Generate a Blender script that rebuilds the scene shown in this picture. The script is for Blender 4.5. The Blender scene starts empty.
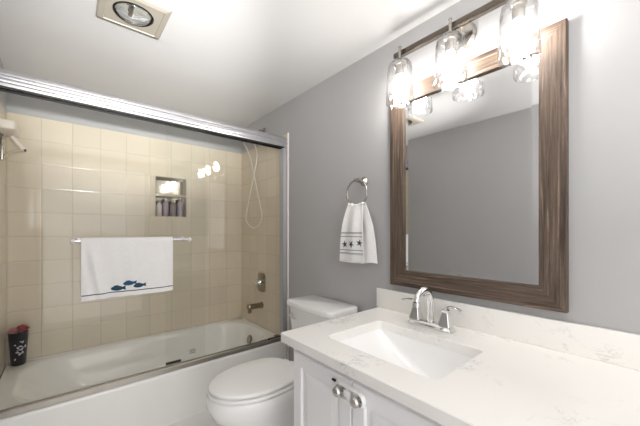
import bpy, bmesh, math, random
from mathutils import Vector, Matrix, Euler
random.seed(7)
S = bpy.context.scene
COL = S.collection
PI = math.pi

# ------------------------------------------------------------------ camera, world, lights, exposure
cam_d = bpy.data.cameras.new('camera')
cam = bpy.data.objects.new('camera', cam_d); COL.objects.link(cam)
cam.location = (-1.342, 0.0, 1.2)
cam.rotation_euler = (PI/2, 0, -math.radians(40.235))
cam_d.sensor_width = 36; cam_d.lens = 36*297.83/640
cam_d.shift_y = 18/640
cam_d.clip_start = .02
S.camera = cam

W = bpy.data.worlds.new('world'); S.world = W; W.use_nodes = True
W.node_tree.nodes['Background'].inputs[0].default_value = (1.0, .98, .96, 1)
W.node_tree.nodes['Background'].inputs[1].default_value = 2.5

ZCEIL = 2.233
def area(name, loc, rot, sx, sy, power, col=(1, 1, 1)):
    d = bpy.data.lights.new(name, 'AREA'); d.shape = 'RECTANGLE'; d.size = sx; d.size_y = sy
    d.energy = power; d.color = col
    o = bpy.data.objects.new(name, d); COL.objects.link(o); o.location = loc; o.rotation_euler = rot
    return o
# added fill with no real fixture, thrown up at the ceiling behind the camera
area('added_fill_uplight', (-1.32, -.62, 1.2), (math.radians(180), 0, 0), .5, .5, 31, (1, .985, .965))
def spot(name, loc, aim, power, angle, blend, size, col=(1, 1, 1)):
    d = bpy.data.lights.new(name, 'SPOT'); d.energy = power; d.spot_size = math.radians(angle); d.spot_blend = blend
    d.shadow_soft_size = size; d.color = col
    o = bpy.data.objects.new(name, d); COL.objects.link(o); o.location = loc
    o.rotation_euler = (Vector(aim)-Vector(loc)).to_track_quat('-Z', 'Y').to_euler()
    return o
spot('added_ceiling_spot', (-1.2, -.35, 1.35), (-.42, 1.95, ZCEIL), 80, 40, 1, .05, (1, .985, .965))  # added fill spot bounced off the ceiling; the room has no such lamp
spot('added_far_ceiling_spot', (-1.2, -.35, 1.35), (-.95, 2.4, ZCEIL), 325, 38, 1, .05, (1, .985, .965))  # second added fill spot, aimed at the ceiling over the tub
BULB = 76.0
S.view_settings.view_transform = 'Standard'
S.view_settings.look = 'None'
S.view_settings.exposure = 0.2
S.view_settings.gamma = 1
S.view_settings.use_curve_mapping = False
try:
    S.cycles.max_bounces = 14; S.cycles.transparent_max_bounces = 24
    S.cycles.glossy_bounces = 8; S.cycles.diffuse_bounces = 10
    S.cycles.caustics_reflective = False; S.cycles.caustics_refractive = False
    S.cycles.sample_clamp_indirect = 6
except Exception: pass

# ------------------------------------------------------------------ materials
def srgb(r, g, b):
    f = lambda c: (c/255/12.92) if c/255 <= .04045 else ((c/255+.055)/1.055)**2.4
    return (f(r), f(g), f(b), 1)
def new_mat(name):
    m = bpy.data.materials.new(name); m.use_nodes = True
    nt = m.node_tree; b = nt.nodes['Principled BSDF']
    return m, nt, b
def N(nt, t, **kw):
    n = nt.nodes.new(t)
    for k, v in kw.items(): setattr(n, k, v)
    return n
def pm(name, col, rough=.5, metal=0, bump=0, bscale=50, var=0, vscale=8, coat=0, sss=0, spec=None):
    m, nt, b = new_mat(name)
    b.inputs['Base Color'].default_value = col; b.inputs['Roughness'].default_value = rough
    b.inputs['Metallic'].default_value = metal; b.inputs['Coat Weight'].default_value = coat
    if spec is not None: b.inputs['Specular IOR Level'].default_value = spec
    tc = N(nt, 'ShaderNodeTexCoord')
    if bump:
        n = N(nt, 'ShaderNodeTexNoise'); n.inputs['Scale'].default_value = bscale; n.inputs['Detail'].default_value = 4
        nt.links.new(tc.outputs['Object'], n.inputs['Vector'])
        bp = N(nt, 'ShaderNodeBump'); bp.inputs['Strength'].default_value = bump; bp.inputs['Distance'].default_value = .004
        nt.links.new(n.outputs['Fac'], bp.inputs['Height']); nt.links.new(bp.outputs['Normal'], b.inputs['Normal'])
    if var:
        n = N(nt, 'ShaderNodeTexNoise'); n.inputs['Scale'].default_value = vscale; n.inputs['Detail'].default_value = 5
        nt.links.new(tc.outputs['Object'], n.inputs['Vector'])
        r = N(nt, 'ShaderNodeValToRGB')
        r.color_ramp.elements[0].position = .3; r.color_ramp.elements[1].position = .7
        r.color_ramp.elements[0].color = tuple(c*(1-var) for c in col[:3])+(1,)
        r.color_ramp.elements[1].color = tuple(min(1, c*(1+var)) for c in col[:3])+(1,)
        nt.links.new(n.outputs['Fac'], r.inputs['Fac']); nt.links.new(r.outputs['Color'], b.inputs['Base Color'])
    return m

M = {}
M['wall'] = pm('grey_wall_paint', srgb(176, 176, 177), .6, bump=.06, bscale=160, var=.015, vscale=3)
M['ceiling'] = pm('white_ceiling_paint', srgb(211, 211, 211), .8, bump=.08, bscale=120)
M['trim'] = pm('white_trim_paint', srgb(236, 228, 220), .35, bump=.02)
M['white_paint'] = pm('white_cabinet_paint', srgb(238, 238, 241), .35, bump=.02, bscale=90)
M['porcelain'] = pm('white_porcelain', srgb(246, 246, 246), .12, coat=.5, var=.01)
M['tub'] = pm('tub_enamel', srgb(240, 240, 238), .16, coat=.3, var=.01)
M['plastic'] = pm('white_plastic', srgb(244, 244, 243), .22, var=.01)
M['chrome'] = pm('polished_chrome', (.80, .80, .80, 1), .06, 1, var=.02)
M['nickel'] = pm('brushed_nickel', srgb(178, 173, 166), .26, 1, var=.06, vscale=40)
M['bar_metal'] = pm('dark_brushed_nickel', srgb(108, 100, 93), .26, 1, var=.06, vscale=40)
M['alu'] = pm('anodised_aluminium', srgb(222, 222, 226), .27, 1, bump=.03, bscale=30, var=.03, vscale=14)
M['jamb'] = pm('satin_aluminium', srgb(184, 186, 189), .5, .35, var=.03, vscale=14)
M['alu_dull'] = pm('dull_aluminium', srgb(186, 181, 174), .34, 1, var=.05, vscale=20)
M['bronze'] = pm('tarnished_nickel', srgb(162, 152, 138), .2, 1, var=.1, vscale=40)
M['black'] = pm('black_rubber', srgb(14, 14, 14), .45, var=.1)
M['lamp_plate'] = pm('off_white_fixture_enamel', srgb(172, 166, 154), .5, var=.02)
M['reflector'] = pm('silvered_reflector', (.80, .81, .82, 1), .2, .85, bump=.6, bscale=38)
M['floor_grey'] = pm('bathroom_floor_tile', srgb(236, 235, 233), .3, var=.04, vscale=5)
M['niche'] = pm('polished_steel_lining', srgb(176, 170, 158), .07, 1, bump=.03, bscale=12)
M['niche_tile'] = pm('niche_edge', srgb(205, 192, 168), .14, var=.05)
M['mirror'] = pm('mirror_silver', (.80, .80, .80, 1), .012, 1, var=.003)
M['fringe'] = pm('white_cotton', srgb(242, 240, 240), .9, bump=.5, bscale=420)
M['navy'] = pm('navy_embroidery', srgb(38, 52, 92), .8, bump=.3, bscale=500, var=.2, vscale=200)
M['teal'] = pm('blue_embroidery', srgb(38, 84, 122), .75, bump=.3, bscale=500, var=.35, vscale=90)
M['deep_teal'] = pm('dark_teal_embroidery', srgb(26, 70, 92), .75, bump=.3, bscale=500, var=.35, vscale=90)
M['grey_thread'] = pm('grey_embroidery', srgb(128, 130, 140), .8, bump=.3, bscale=500, var=.1, vscale=200)
M['star_thread'] = pm('charcoal_embroidery', srgb(58, 60, 76), .8, bump=.3, bscale=500, var=.2, vscale=200)
M['towel'] = pm('white_terry_cotton', srgb(240, 239, 238), .95, bump=.7, bscale=330, var=.02, vscale=60)
M['petal'] = pm('dusty_red_petals', srgb(168, 62, 72), .7, var=.3, vscale=60)
M['pink'] = pm('pale_pink_petals', srgb(205, 140, 138), .7, var=.2, vscale=60)
M['leaf'] = pm('green_leaf', srgb(60, 84, 50), .6, var=.3, vscale=60)
M['cup'] = pm('black_glazed_ceramic', srgb(8, 8, 9), .4, var=.1, spec=.2)
M['motif'] = pm('lilac_white_print', srgb(205, 200, 222), .5, var=.1, vscale=90)
M['stamp'] = pm('etched_mark', srgb(120, 118, 112), .6, var=.1)
M['hose'] = pm('white_hose_sleeve', srgb(226, 222, 214), .28, .35, bump=.3, bscale=300)
M['mauve'] = pm('mauve_bottle_plastic', srgb(176, 160, 172), .3, var=.05)
M['bottle_white'] = pm('white_bottle_plastic', srgb(214, 208, 204), .3, var=.03)
M['bottle_grey'] = pm('grey_bottle_plastic', srgb(150, 140, 134), .3, var=.05)
M['dark_gap'] = pm('dark_gap_and_fittings', srgb(30, 28, 27), .5, var=.1)  # shade of the rail and track gaps; also colours the real guide and pin

def thin_glass(name, tint, ior=1.45, rough=0, bump=0, bscale=30, milk=0, edge=None):
    m = bpy.data.materials.new(name); m.use_nodes = True; nt = m.node_tree; nt.nodes.clear()
    out = N(nt, 'ShaderNodeOutputMaterial'); mix = N(nt, 'ShaderNodeMixShader')
    tr = N(nt, 'ShaderNodeBsdfTransparent'); tr.inputs[0].default_value = tint
    gl = N(nt, 'ShaderNodeBsdfGlossy'); gl.inputs['Roughness'].default_value = rough
    fr = N(nt, 'ShaderNodeFresnel'); ge = N(nt, 'ShaderNodeNewGeometry')
    mx = N(nt, 'ShaderNodeMix'); mx.data_type = 'FLOAT'
    mx.inputs[2].default_value = ior; mx.inputs[3].default_value = 1/ior
    L = nt.links.new
    L(ge.outputs['Backfacing'], mx.inputs[0]); L(mx.outputs[0], fr.inputs['IOR'])
    L(fr.outputs[0], mix.inputs[0]); L(tr.outputs[0], mix.inputs[1]); L(gl.outputs[0], mix.inputs[2])
    if bump:
        tc = N(nt, 'ShaderNodeTexCoord'); v = N(nt, 'ShaderNodeTexVoronoi'); v.feature = 'SMOOTH_F1'; v.inputs['Scale'].default_value = bscale
        bp = N(nt, 'ShaderNodeBump'); bp.inputs['Strength'].default_value = bump; bp.inputs['Distance'].default_value = .01
        L(tc.outputs['Object'], v.inputs['Vector']); L(v.outputs['Distance'], bp.inputs['Height'])
        L(bp.outputs['Normal'], gl.inputs['Normal']); L(bp.outputs['Normal'], fr.inputs['Normal'])
    last = mix
    if edge:                                                        # longer path through the glass at glancing angles
        lw = N(nt, 'ShaderNodeLayerWeight'); lw.inputs['Blend'].default_value = .35
        ec = N(nt, 'ShaderNodeMix'); ec.data_type = 'RGBA'; ec.inputs[6].default_value = tint; ec.inputs[7].default_value = edge
        L(bp.outputs['Normal'], lw.inputs['Normal'])
        L(lw.outputs['Facing'], ec.inputs[0]); L(ec.outputs[2], tr.inputs[0])
    if milk:
        mr_ = N(nt, 'ShaderNodeMapRange'); mr_.inputs['From Min'].default_value = .05; mr_.inputs['From Max'].default_value = .55
        mr_.inputs['To Min'].default_value = milk*.25; mr_.inputs['To Max'].default_value = milk*2.2
        L(v.outputs['Distance'], mr_.inputs['Value'])
        df = N(nt, 'ShaderNodeBsdfTranslucent'); df.inputs[0].default_value = (1, 1, 1, 1)
        d2 = N(nt, 'ShaderNodeBsdfDiffuse'); d2.inputs[0].default_value = (1, 1, 1, 1)
        a = N(nt, 'ShaderNodeMixShader'); a.inputs[0].default_value = .5; L(df.outputs[0], a.inputs[1]); L(d2.outputs[0], a.inputs[2])
        m2 = N(nt, 'ShaderNodeMixShader'); L(mr_.outputs[0], m2.inputs[0])
        L(mix.outputs[0], m2.inputs[1]); L(a.outputs[0], m2.inputs[2]); last = m2
    L(last.outputs[0], out.inputs['Surface'])
    return m
M['door_glass'] = thin_glass('clear_door_glass', (.98, .984, .978, 1), 1.33)
M['shade_glass'] = thin_glass('hammered_clear_glass', (.97, .97, .97, 1), 1.5, .03, .9, 40, .007, (.60, .60, .61, 1))
M['lens'] = thin_glass('clear_lens_glass', (.97, .98, .98, 1), 1.5, .02, .25, 40)
M['crystal'] = pm('smoky_crystal', srgb(190, 186, 180), .08, .75, bump=.2, bscale=70)

def emit(name, col, s):
    m = bpy.data.materials.new(name); m.use_nodes = True; nt = m.node_tree; nt.nodes.clear()
    o = N(nt, 'ShaderNodeOutputMaterial'); e = N(nt, 'ShaderNodeEmission')
    e.inputs[0].default_value = col; e.inputs[1].default_value = s
    nt.links.new(e.outputs[0], o.inputs['Surface']); return m
M['bulb'] = emit('lit_bulb', (1, .95, .89, 1), BULB)

def tile_mat(name, axes, off, size=.1655, col=srgb(222, 211, 192), groove=srgb(200, 188, 168)):
    m, nt, b = new_mat(name); L = nt.links.new
    tc = N(nt, 'ShaderNodeTexCoord'); sp = N(nt, 'ShaderNodeSeparateXYZ'); L(tc.outputs['Object'], sp.inputs[0])
    def math_(op, a, bb=None, c=None):
        n = N(nt, 'ShaderNodeMath'); n.operation = op
        for i, v in enumerate((a, bb, c)):
            if v is None: continue
            if isinstance(v, (int, float)): n.inputs[i].default_value = v
            else: L(v, n.inputs[i])
        return n.outputs[0]
    ds = []; ids = []
    for ax, o in zip(axes, off):
        t = math_('DIVIDE', math_('SUBTRACT', sp.outputs[ax], o), size)
        fr = math_('FRACT', t); ids.append(math_('FLOOR', t))
        ds.append(math_('MINIMUM', fr, math_('SUBTRACT', 1.0, fr)))
    d = math_('MINIMUM', ds[0], ds[1])                              # distance to the nearest joint, in tiles
    g = N(nt, 'ShaderNodeMapRange'); g.interpolation_type = 'SMOOTHSTEP'
    g.inputs['From Min'].default_value = .006; g.inputs['From Max'].default_value = .014
    L(d, g.inputs['Value'])
    cb = N(nt, 'ShaderNodeCombineXYZ'); L(ids[0], cb.inputs[0]); L(ids[1], cb.inputs[1])
    wn = N(nt, 'ShaderNodeTexWhiteNoise'); L(cb.outputs[0], wn.inputs['Vector'])
    tv = N(nt, 'ShaderNodeMix'); tv.data_type = 'RGBA'
    tv.inputs[6].default_value = tuple(c*.95 for c in col[:3])+(1,); tv.inputs[7].default_value = tuple(min(1, c*1.04) for c in col[:3])+(1,)
    L(wn.outputs['Value'], tv.inputs[0])
    mx = N(nt, 'ShaderNodeMix'); mx.data_type = 'RGBA'; mx.inputs[6].default_value = groove
    L(g.outputs[0], mx.inputs[0]); L(tv.outputs[2], mx.inputs[7]); L(mx.outputs[2], b.inputs['Base Color'])
    pl = N(nt, 'ShaderNodeMapRange'); pl.interpolation_type = 'SMOOTHSTEP'; pl.inputs['From Max'].default_value = .045
    L(d, pl.inputs['Value'])
    nz = N(nt, 'ShaderNodeTexNoise'); nz.inputs['Scale'].default_value = 9; L(tc.outputs['Object'], nz.inputs['Vector'])
    h = math_('MULTIPLY_ADD', nz.outputs['Fac'], .12, pl.outputs[0])
    bp = N(nt, 'ShaderNodeBump'); bp.inputs['Strength'].default_value = .13; bp.inputs['Distance'].default_value = .006
    L(h, bp.inputs['Height']); L(bp.outputs['Normal'], b.inputs['Normal'])
    b.inputs['Roughness'].default_value = .13
    return m
M['tile_back'] = tile_mat('beige_wall_tile_back', (0, 2), (-1.648, .333))
M['tile_side'] = tile_mat('beige_wall_tile_side', (1, 2), (1.985, .333))

def quartz():
    m, nt, b = new_mat('white_veined_quartz'); L = nt.links.new
    tc0 = N(nt, 'ShaderNodeTexCoord'); tc = N(nt, 'ShaderNodeMapping'); tc.inputs['Location'].default_value = (2.37, 1.13, .4); L(tc0.outputs['Object'], tc.inputs[0])
    n1 = N(nt, 'ShaderNodeTexNoise'); n1.inputs['Scale'].default_value = 7; n1.inputs['Detail'].default_value = 9
    n1.inputs['Roughness'].default_value = .65; n1.inputs['Distortion'].default_value = 1.6
    L(tc.outputs[0], n1.inputs['Vector'])
    r1 = N(nt, 'ShaderNodeValToRGB'); e = r1.color_ramp.elements
    e[0].position = .485; e[0].color = (0, 0, 0, 1); e[1].position = .5; e[1].color = (1, 1, 1, 1)
    e2 = r1.color_ramp.elements.new(.515); e2.color = (0, 0, 0, 1)
    L(n1.outputs['Fac'], r1.inputs['Fac'])
    n2 = N(nt, 'ShaderNodeTexNoise'); n2.inputs['Scale'].default_value = 5.5; n2.inputs['Detail'].default_value = 3
    L(tc.outputs[0], n2.inputs['Vector'])
    r2 = N(nt, 'ShaderNodeValToRGB'); r2.color_ramp.elements[0].position = .5; r2.color_ramp.elements[1].position = .68
    L(n2.outputs['Fac'], r2.inputs['Fac'])
    mu = N(nt, 'ShaderNodeMath'); mu.operation = 'MULTIPLY'; L(r1.outputs[0], mu.inputs[0]); L(r2.outputs[0], mu.inputs[1])
    mu2 = N(nt, 'ShaderNodeMath'); mu2.operation = 'MULTIPLY'; L(mu.outputs[0], mu2.inputs[0]); mu2.inputs[1].default_value = .75
    mx = N(nt, 'ShaderNodeMix'); mx.data_type = 'RGBA'
    mx.inputs[6].default_value = srgb(240, 238, 235); mx.inputs[7].default_value = srgb(160, 158, 158)
    L(mu2.outputs[0], mx.inputs[0]); L(mx.outputs[2], b.inputs['Base Color'])
    b.inputs['Roughness'].default_value = .22
    return m
M['quartz'] = quartz()

def wood():
    m, nt, b = new_mat('weathered_brown_wood'); L = nt.links.new
    tc = N(nt, 'ShaderNodeTexCoord'); mp = N(nt, 'ShaderNodeMapping'); L(tc.outputs['Object'], mp.inputs[0])
    mp.inputs['Scale'].default_value = (1.3, 34, 34)
    n = N(nt, 'ShaderNodeTexNoise'); n.inputs['Scale'].default_value = 2.0; n.inputs['Detail'].default_value = 12; n.inputs['Roughness'].default_value = .76
    n.inputs['Distortion'].default_value = .45
    L(mp.outputs[0], n.inputs['Vector'])
    r = N(nt, 'ShaderNodeValToRGB'); e = r.color_ramp.elements
    e[0].position = .34; e[0].color = srgb(40, 31, 26); e[1].position = .68; e[1].color = srgb(156, 138, 122)
    a = e.new(.44); a.color = srgb(70, 56, 46); c = e.new(.57); c.color = srgb(100, 84, 72)
    L(n.outputs['Fac'], r.inputs['Fac']); L(r.outputs['Color'], b.inputs['Base Color'])
    bp = N(nt, 'ShaderNodeBump'); bp.inputs['Strength'].default_value = .35; bp.inputs['Distance'].default_value = .003
    L(n.outputs['Fac'], bp.inputs['Height']); L(bp.outputs['Normal'], b.inputs['Normal'])
    b.inputs['Roughness'].default_value = .62
    return m
M['wood'] = wood()

# ------------------------------------------------------------------ mesh helpers
def V(*a): return Vector(a)
def world_loc(o):
    p = Vector((0, 0, 0))
    while o is not None: p += o.location; o = o.parent
    return p
def obj(name, bm, mat, parent=None, sharp=35, mtx=None):
    if parent is not None and mtx is None:
        bmesh.ops.translate(bm, verts=bm.verts, vec=-world_loc(parent))
    bmesh.ops.remove_doubles(bm, verts=bm.verts, dist=1e-6)
    bmesh.ops.recalc_face_normals(bm, faces=bm.faces)
    for f in bm.faces: f.smooth = True
    me = bpy.data.meshes.new(name); bm.to_mesh(me); bm.free()
    me.set_sharp_from_angle(angle=math.radians(sharp))
    me.materials.append(M[mat])
    o = bpy.data.objects.new(name, me); COL.objects.link(o)
    if parent is not None: o.parent = parent
    if mtx is not None: o.matrix_local = mtx
    return o
def thing(name, label, cat, loc, group=None):
    o = bpy.data.objects.new(name, None); COL.objects.link(o); o.location = loc
    o.empty_display_size = .05
    return tag(o, label, cat, group)
def tag(o, label, cat, group=None):
    o['label'] = label; o['category'] = cat
    if group: o['group'] = group
    return o
def struct(name, bm, mat, parent=None):
    o = obj(name, bm, mat, parent)
    if parent is None: o['kind'] = 'structure'
    return o
def B(): return bmesh.new()
def box(bm, x0, x1, y0, y1, z0, z1, bev=0, seg=2):
    t = bmesh.new()
    bmesh.ops.create_cube(t, size=1)
    for v in t.verts:
        v.co = Vector((x0+(v.co.x+.5)*(x1-x0), y0+(v.co.y+.5)*(y1-y0), z0+(v.co.z+.5)*(z1-z0)))
    if bev: bmesh.ops.bevel(t, geom=t.edges[:], offset=bev, segments=seg, affect='EDGES', profile=.5)
    merge(bm, t); return bm
def merge(bm, t):
    me = bpy.data.meshes.new('tmp'); t.to_mesh(me); t.free(); bm.from_mesh(me); bpy.data.meshes.remove(me)
def loft(bm, loops, cap0=True, cap1=True):
    rows = [[bm.verts.new(Vector(p)) for p in lp] for lp in loops]
    n = len(rows[0])
    for a, b in zip(rows, rows[1:]):
        for i in range(n):
            j = (i+1) % n
            bm.faces.new((a[i], a[j], b[j], b[i]))
    if cap0: bm.faces.new(rows[0][::-1])
    if cap1: bm.faces.new(rows[-1])
    return bm
def catmull(pts, k=8):
    pts = [Vector(p) for p in pts]; out = []
    P_ = [pts[0]*2-pts[1]]+pts+[pts[-1]*2-pts[-2]]
    for i in range(1, len(P_)-2):
        a, b, c, d = P_[i-1:i+3]
        for s in range(k):
            t = s/k
            out.append(.5*((2*b)+(c-a)*t+(2*a-5*b+4*c-d)*t*t+(3*b-a-3*c+d)*t**3))
    out.append(pts[-1]); return out
def tube(bm, pts, r, n=12, closed=False, squash=None):
    pts = [Vector(p) for p in pts]; m = len(pts)
    rs = r if isinstance(r, (list, tuple)) else [r]*m
    tans = []
    for i in range(m):
        if closed: t = pts[(i+1) % m]-pts[i-1]
        else: t = pts[min(i+1, m-1)]-pts[max(i-1, 0)]
        tans.append(t.normalized())
    up = Vector((0, 0, 1)) if abs(tans[0].z) < .9 else Vector((0, 1, 0))
    nrm = (up-tans[0]*up.dot(tans[0])).normalized(); loops = []
    for i in range(m):
        nrm = (nrm-tans[i]*nrm.dot(tans[i])).normalized(); bi = tans[i].cross(nrm)
        q = squash if squash else (1, 1)
        loops.append([pts[i]+(nrm*math.cos(a)*q[0]+bi*math.sin(a)*q[1])*rs[i] for a in [2*PI*k/n for k in range(n)]])
    if closed:
        loft(bm, loops+[loops[0]], False, False)
    else: loft(bm, loops)
    return bm
def cyl(bm, a, b, r, n=24): return tube(bm, [a, b], r, n)
def lathe(bm, prof, org, axis=(0, 0, 1), n=32, closed=False):
    ax = Vector(axis).normalized(); org = Vector(org)
    u = ax.orthogonal().normalized(); w = ax.cross(u)
    loops = [[org+ax*z+(u*math.cos(2*PI*k/n)+w*math.sin(2*PI*k/n))*max(r, 1e-4) for k in range(n)] for r, z in prof]
    if closed: loft(bm, loops+[loops[0]], False, False)
    else: loft(bm, loops)
    return bm
def rrect(x0, x1, y0, y1, r, nc=6, ns=8):
    pts = []
    cs = [(x1-r, y1-r, 0), (x0+r, y1-r, 90), (x0+r, y0+r, 180), (x1-r, y0+r, 270)]
    for i, (cx, cy, a) in enumerate(cs):
        arc = [(cx+r*math.cos(math.radians(a+90*k/nc)), cy+r*math.sin(math.radians(a+90*k/nc))) for k in range(nc+1)]
        pts += arc
        nx = cs[(i+1) % 4]; a2 = math.radians(nx[2])
        e = (nx[0]+r*math.cos(a2), nx[1]+r*math.sin(a2)); s = arc[-1]
        for k in range(1, ns): pts.append((s[0]+(e[0]-s[0])*k/ns, s[1]+(e[1]-s[1])*k/ns))
    return pts
def at_z(l, z): return [(x, y, z) for x, y in l]
def prism(bm, poly, f0, f1):
    """poly in 2D; f0/f1 map (a,b) to the two end faces"""
    return loft(bm, [[f0(*p) for p in poly], [f1(*p) for p in poly]])

# ------------------------------------------------------------------ the room
XL, YB, YF, ZC, YT = -1.65, 2.815, -1.1, 2.233, 1.985
struct('floor', box(B(), XL-.1, .1, YF-.1, 3.1, -.1, 0), 'floor_grey')
struct('ceiling', box(B(), XL-.1, .1, YF-.1, 3.1, ZC, ZC+.1), 'ceiling')
struct('wall_right', box(B(), .012, .112, YF-.1, 3.1, 0, ZC), 'wall')
bm = B(); box(bm, .0, .012, YF, YT-.014, 0, ZC); box(bm, 0, .012, YT-.014, YB+.105, 1.98, ZC)
struct('wall_right_paint', bm, 'wall')
bm = B(); box(bm, XL-.112, XL-.012, YF-.1, 3.1, 0, ZC); box(bm, XL-.012, XL, YF, YT-.014, 0, ZC); box(bm, XL-.012, XL, YT-.014, YB+.105, 1.98, ZC)
struct('wall_left', bm, 'wall')
bm = B(); box(bm, XL-.012, .012, YB+.105, YB+.2, 0, ZC); box(bm, XL, 0, YB+.008, YB+.105, 1.98, ZC)
struct('wall_back', bm, 'wall')
# unseen entrance wall behind the camera; doorway widened to let in fill light
bm = B(); box(bm, XL, -1.58, YF-.1, YF, 0, ZC); box(bm, -.45, 0, YF-.1, YF, 0, ZC); box(bm, -1.58, -.45, YF-.1, YF, 2.08, ZC)
struct('wall_front', bm, 'wall')
bm = B(); box(bm, -1.64, -1.58, YF, YF+.02, 0, 2.14); box(bm, -.45, -.39, YF, YF+.02, 0, 2.14); box(bm, -1.58, -.45, YF, YF+.02, 2.08, 2.14)
struct('door_1', bm, 'trim')
# tile of the tub surround: back panel with the niche opening, and the two end panels
NX0, NX1, NZ0, NZ1 = -.782, -.528, 1.322, 1.668
bm = B(); y0, y1 = YB, YB+.104
box(bm, XL, NX0, y0, y1, .30, 1.98); box(bm, NX1, 0, y0, y1, .30, 1.98)
box(bm, NX0, NX1, y0, y1, .30, NZ0); box(bm, NX0, NX1, y0, y1, NZ1, 1.98)
struct('wall_back_tile', bm, 'tile_back')
struct('wall_right_tile', box(B(), 0, .012, YT, YB, .30, 1.98), 'tile_side')
struct('wall_left_tile', box(B(), XL-.012, XL, YT, YB, .30, 1.98), 'tile_side')
struct('trim_1', box(B(), -.009, .012, YT-.014, YT, 0, 1.983, .003), 'trim')
struct('trim_2', box(B(), XL-.012, XL+.009, YT-.014, YT, 0, 1.983, .003), 'trim')
struct('baseboard_left', box(B(), XL, XL+.012, YF, YT-.016, 0, .09, .003), 'trim')
struct('baseboard_right', box(B(), -.012, 0, 1.07, YT-.016, 0, .09, .003), 'trim')

# ------------------------------------------------------------------ bathtub
t = thing('bathtub', 'white alcove bathtub behind the sliding glass doors', 'bathtub', (-.82, 2.4, 0))
bm = B()
X0, X1, Y0, Y1 = XL+.002, -.002, YT, YB-.002
def rr(x0, x1, ya, yb, r): return rrect(x0, x1, ya, yb, r, 8, 14)
R0 = .333
loops = [at_z(rr(X0, X1, Y0+.032, Y1, .012), 0.0), at_z(rr(X0, X1, Y0+.032, Y1, .012), .045),
         at_z(rr(X0, X1, Y0+.004, Y1, .012), .058), at_z(rr(X0, X1, Y0, Y1, .012), R0-.02),
         at_z(rr(X0, X1, Y0+.002, Y1, .012), R0-.006), at_z(rr(X0+.004, X1-.004, Y0+.010, Y1-.004, .014), R0)]
loops += [at_z(rr(X0+.075, X1-.060, Y0+.085, Y1-.062, .23), R0-.001),
          at_z(rr(X0+.085, X1-.068, Y0+.093, Y1-.072, .23), R0-.006),
          at_z(rr(X0+.105, X1-.080, Y0+.104, Y1-.084, .22), R0-.04),
          at_z(rr(X0+.17, X1-.105, Y0+.12, Y1-.105, .20), R0-.13),
          at_z(rr(X0+.26, X1-.13, Y0+.14, Y1-.13, .17), R0-.22),
          at_z(rr(X0+.32, X1-.17, Y0+.17, Y1-.16, .14), R0-.262),
          at_z(rr(X0+.40, X1-.22, Y0+.21, Y1-.20, .11), R0-.272)]
loft(bm, loops)
tubo = obj('tub_shell', bm, 'tub', t, 50)
bm = B(); lathe(bm, [(0, 0), (.038, 0), (.040, .006), (.034, .012), (.012, .014), (.0, .014)], (-.105, 2.43, .232), (-1, 0, .22), 24)
obj('overflow_plate', bm, 'bronze', t)
bm = B(); lathe(bm, [(0, 0), (.03, 0), (.03, .003), (.012, .005), (0, .005)], (-.32, 2.4, R0-.2715), (0, 0, 1), 24)
obj('drain', bm, 'chrome', t)
bm = B(); box(bm, -.060, -.012, YT+.10, YT+.118, R0+.0025, R0+.016, .003)
s = obj('rim_mark', bm, 'nickel', t)  # small block standing in for a dark mark

# ------------------------------------------------------------------ sliding shower door: frame and two panels
t = thing('shower_door_frame', 'polished aluminium sliding door frame over the bathtub', 'door frame', (-.82, 2.02, R0))
prof = [(1.985, 1.868), (1.984, 1.880), (1.979, 1.886), (1.977, 1.896), (1.979, 1.905), (1.984, 1.910), (1.984, 1.913), (1.979, 1.919),
        (1.978, 1.928), (1.981, 1.938), (1.988, 1.946), (2.0, 1.952), (2.015, 1.954), (2.04, 1.953), (2.055, 1.946), (2.06, 1.935), (2.06, 1.868),
        (2.052, 1.868), (2.052, 1.93), (1.993, 1.93), (1.993, 1.868)]
bm = B(); prism(bm, prof, lambda a, b: (XL+.002, a, b), lambda a, b: (-.002, a, b)); obj('top_rail', bm, 'alu', t, 25)
bm = B(); box(bm, XL+.003, -.003, 1.994, 1.997, 1.861, 1.875); box(bm, XL+.003, -.003, 2.043, 2.049, 1.861, 1.875)
obj('rail_gap_shade', bm, 'dark_gap', t)  # dark strips painting the shade in the rail's bottom opening
prof = [(1.992, R0+.001), (1.992, R0+.028), (1.995, R0+.031), (1.998, R0+.028), (1.998, R0+.010), (2.052, R0+.010), (2.052, R0+.018), (2.058, R0+.018), (2.058, R0+.001)]
bm = B(); prism(bm, prof, lambda a, b: (XL+.002, a, b), lambda a, b: (-.002, a, b)); obj('bottom_track', bm, 'alu_dull', t, 25)
bm = B(); box(bm, -.145, -.002, 2.002, 2.046, R0+.0105, R0+.026, .002); obj('track_gap_shade', bm, 'dark_gap', t)  # dark block put in as the shade of the gap in the track
for x0, x1 in ((-.030, -.001), (XL+.001, XL+.030)):
    bm = B(); box(bm, x0, x1, 1.990, 1.996, R0+.033, 1.867, .001); box(bm, x0, x1, 2.050, 2.056, R0+.033, 1.867, .001)
    xa, xb = (x1-.006, x1) if x0 > -1 else (x0, x0+.006)
    box(bm, xa, xb, 1.996, 2.050, R0+.033, 1.867)
    obj('side_jamb', bm, 'jamb', t)
bm = B(); box(bm, -.036, -.0305, 1.997, 2.049, R0+.05, 1.86); obj('jamb_gasket', bm, 'jamb', t)

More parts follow.
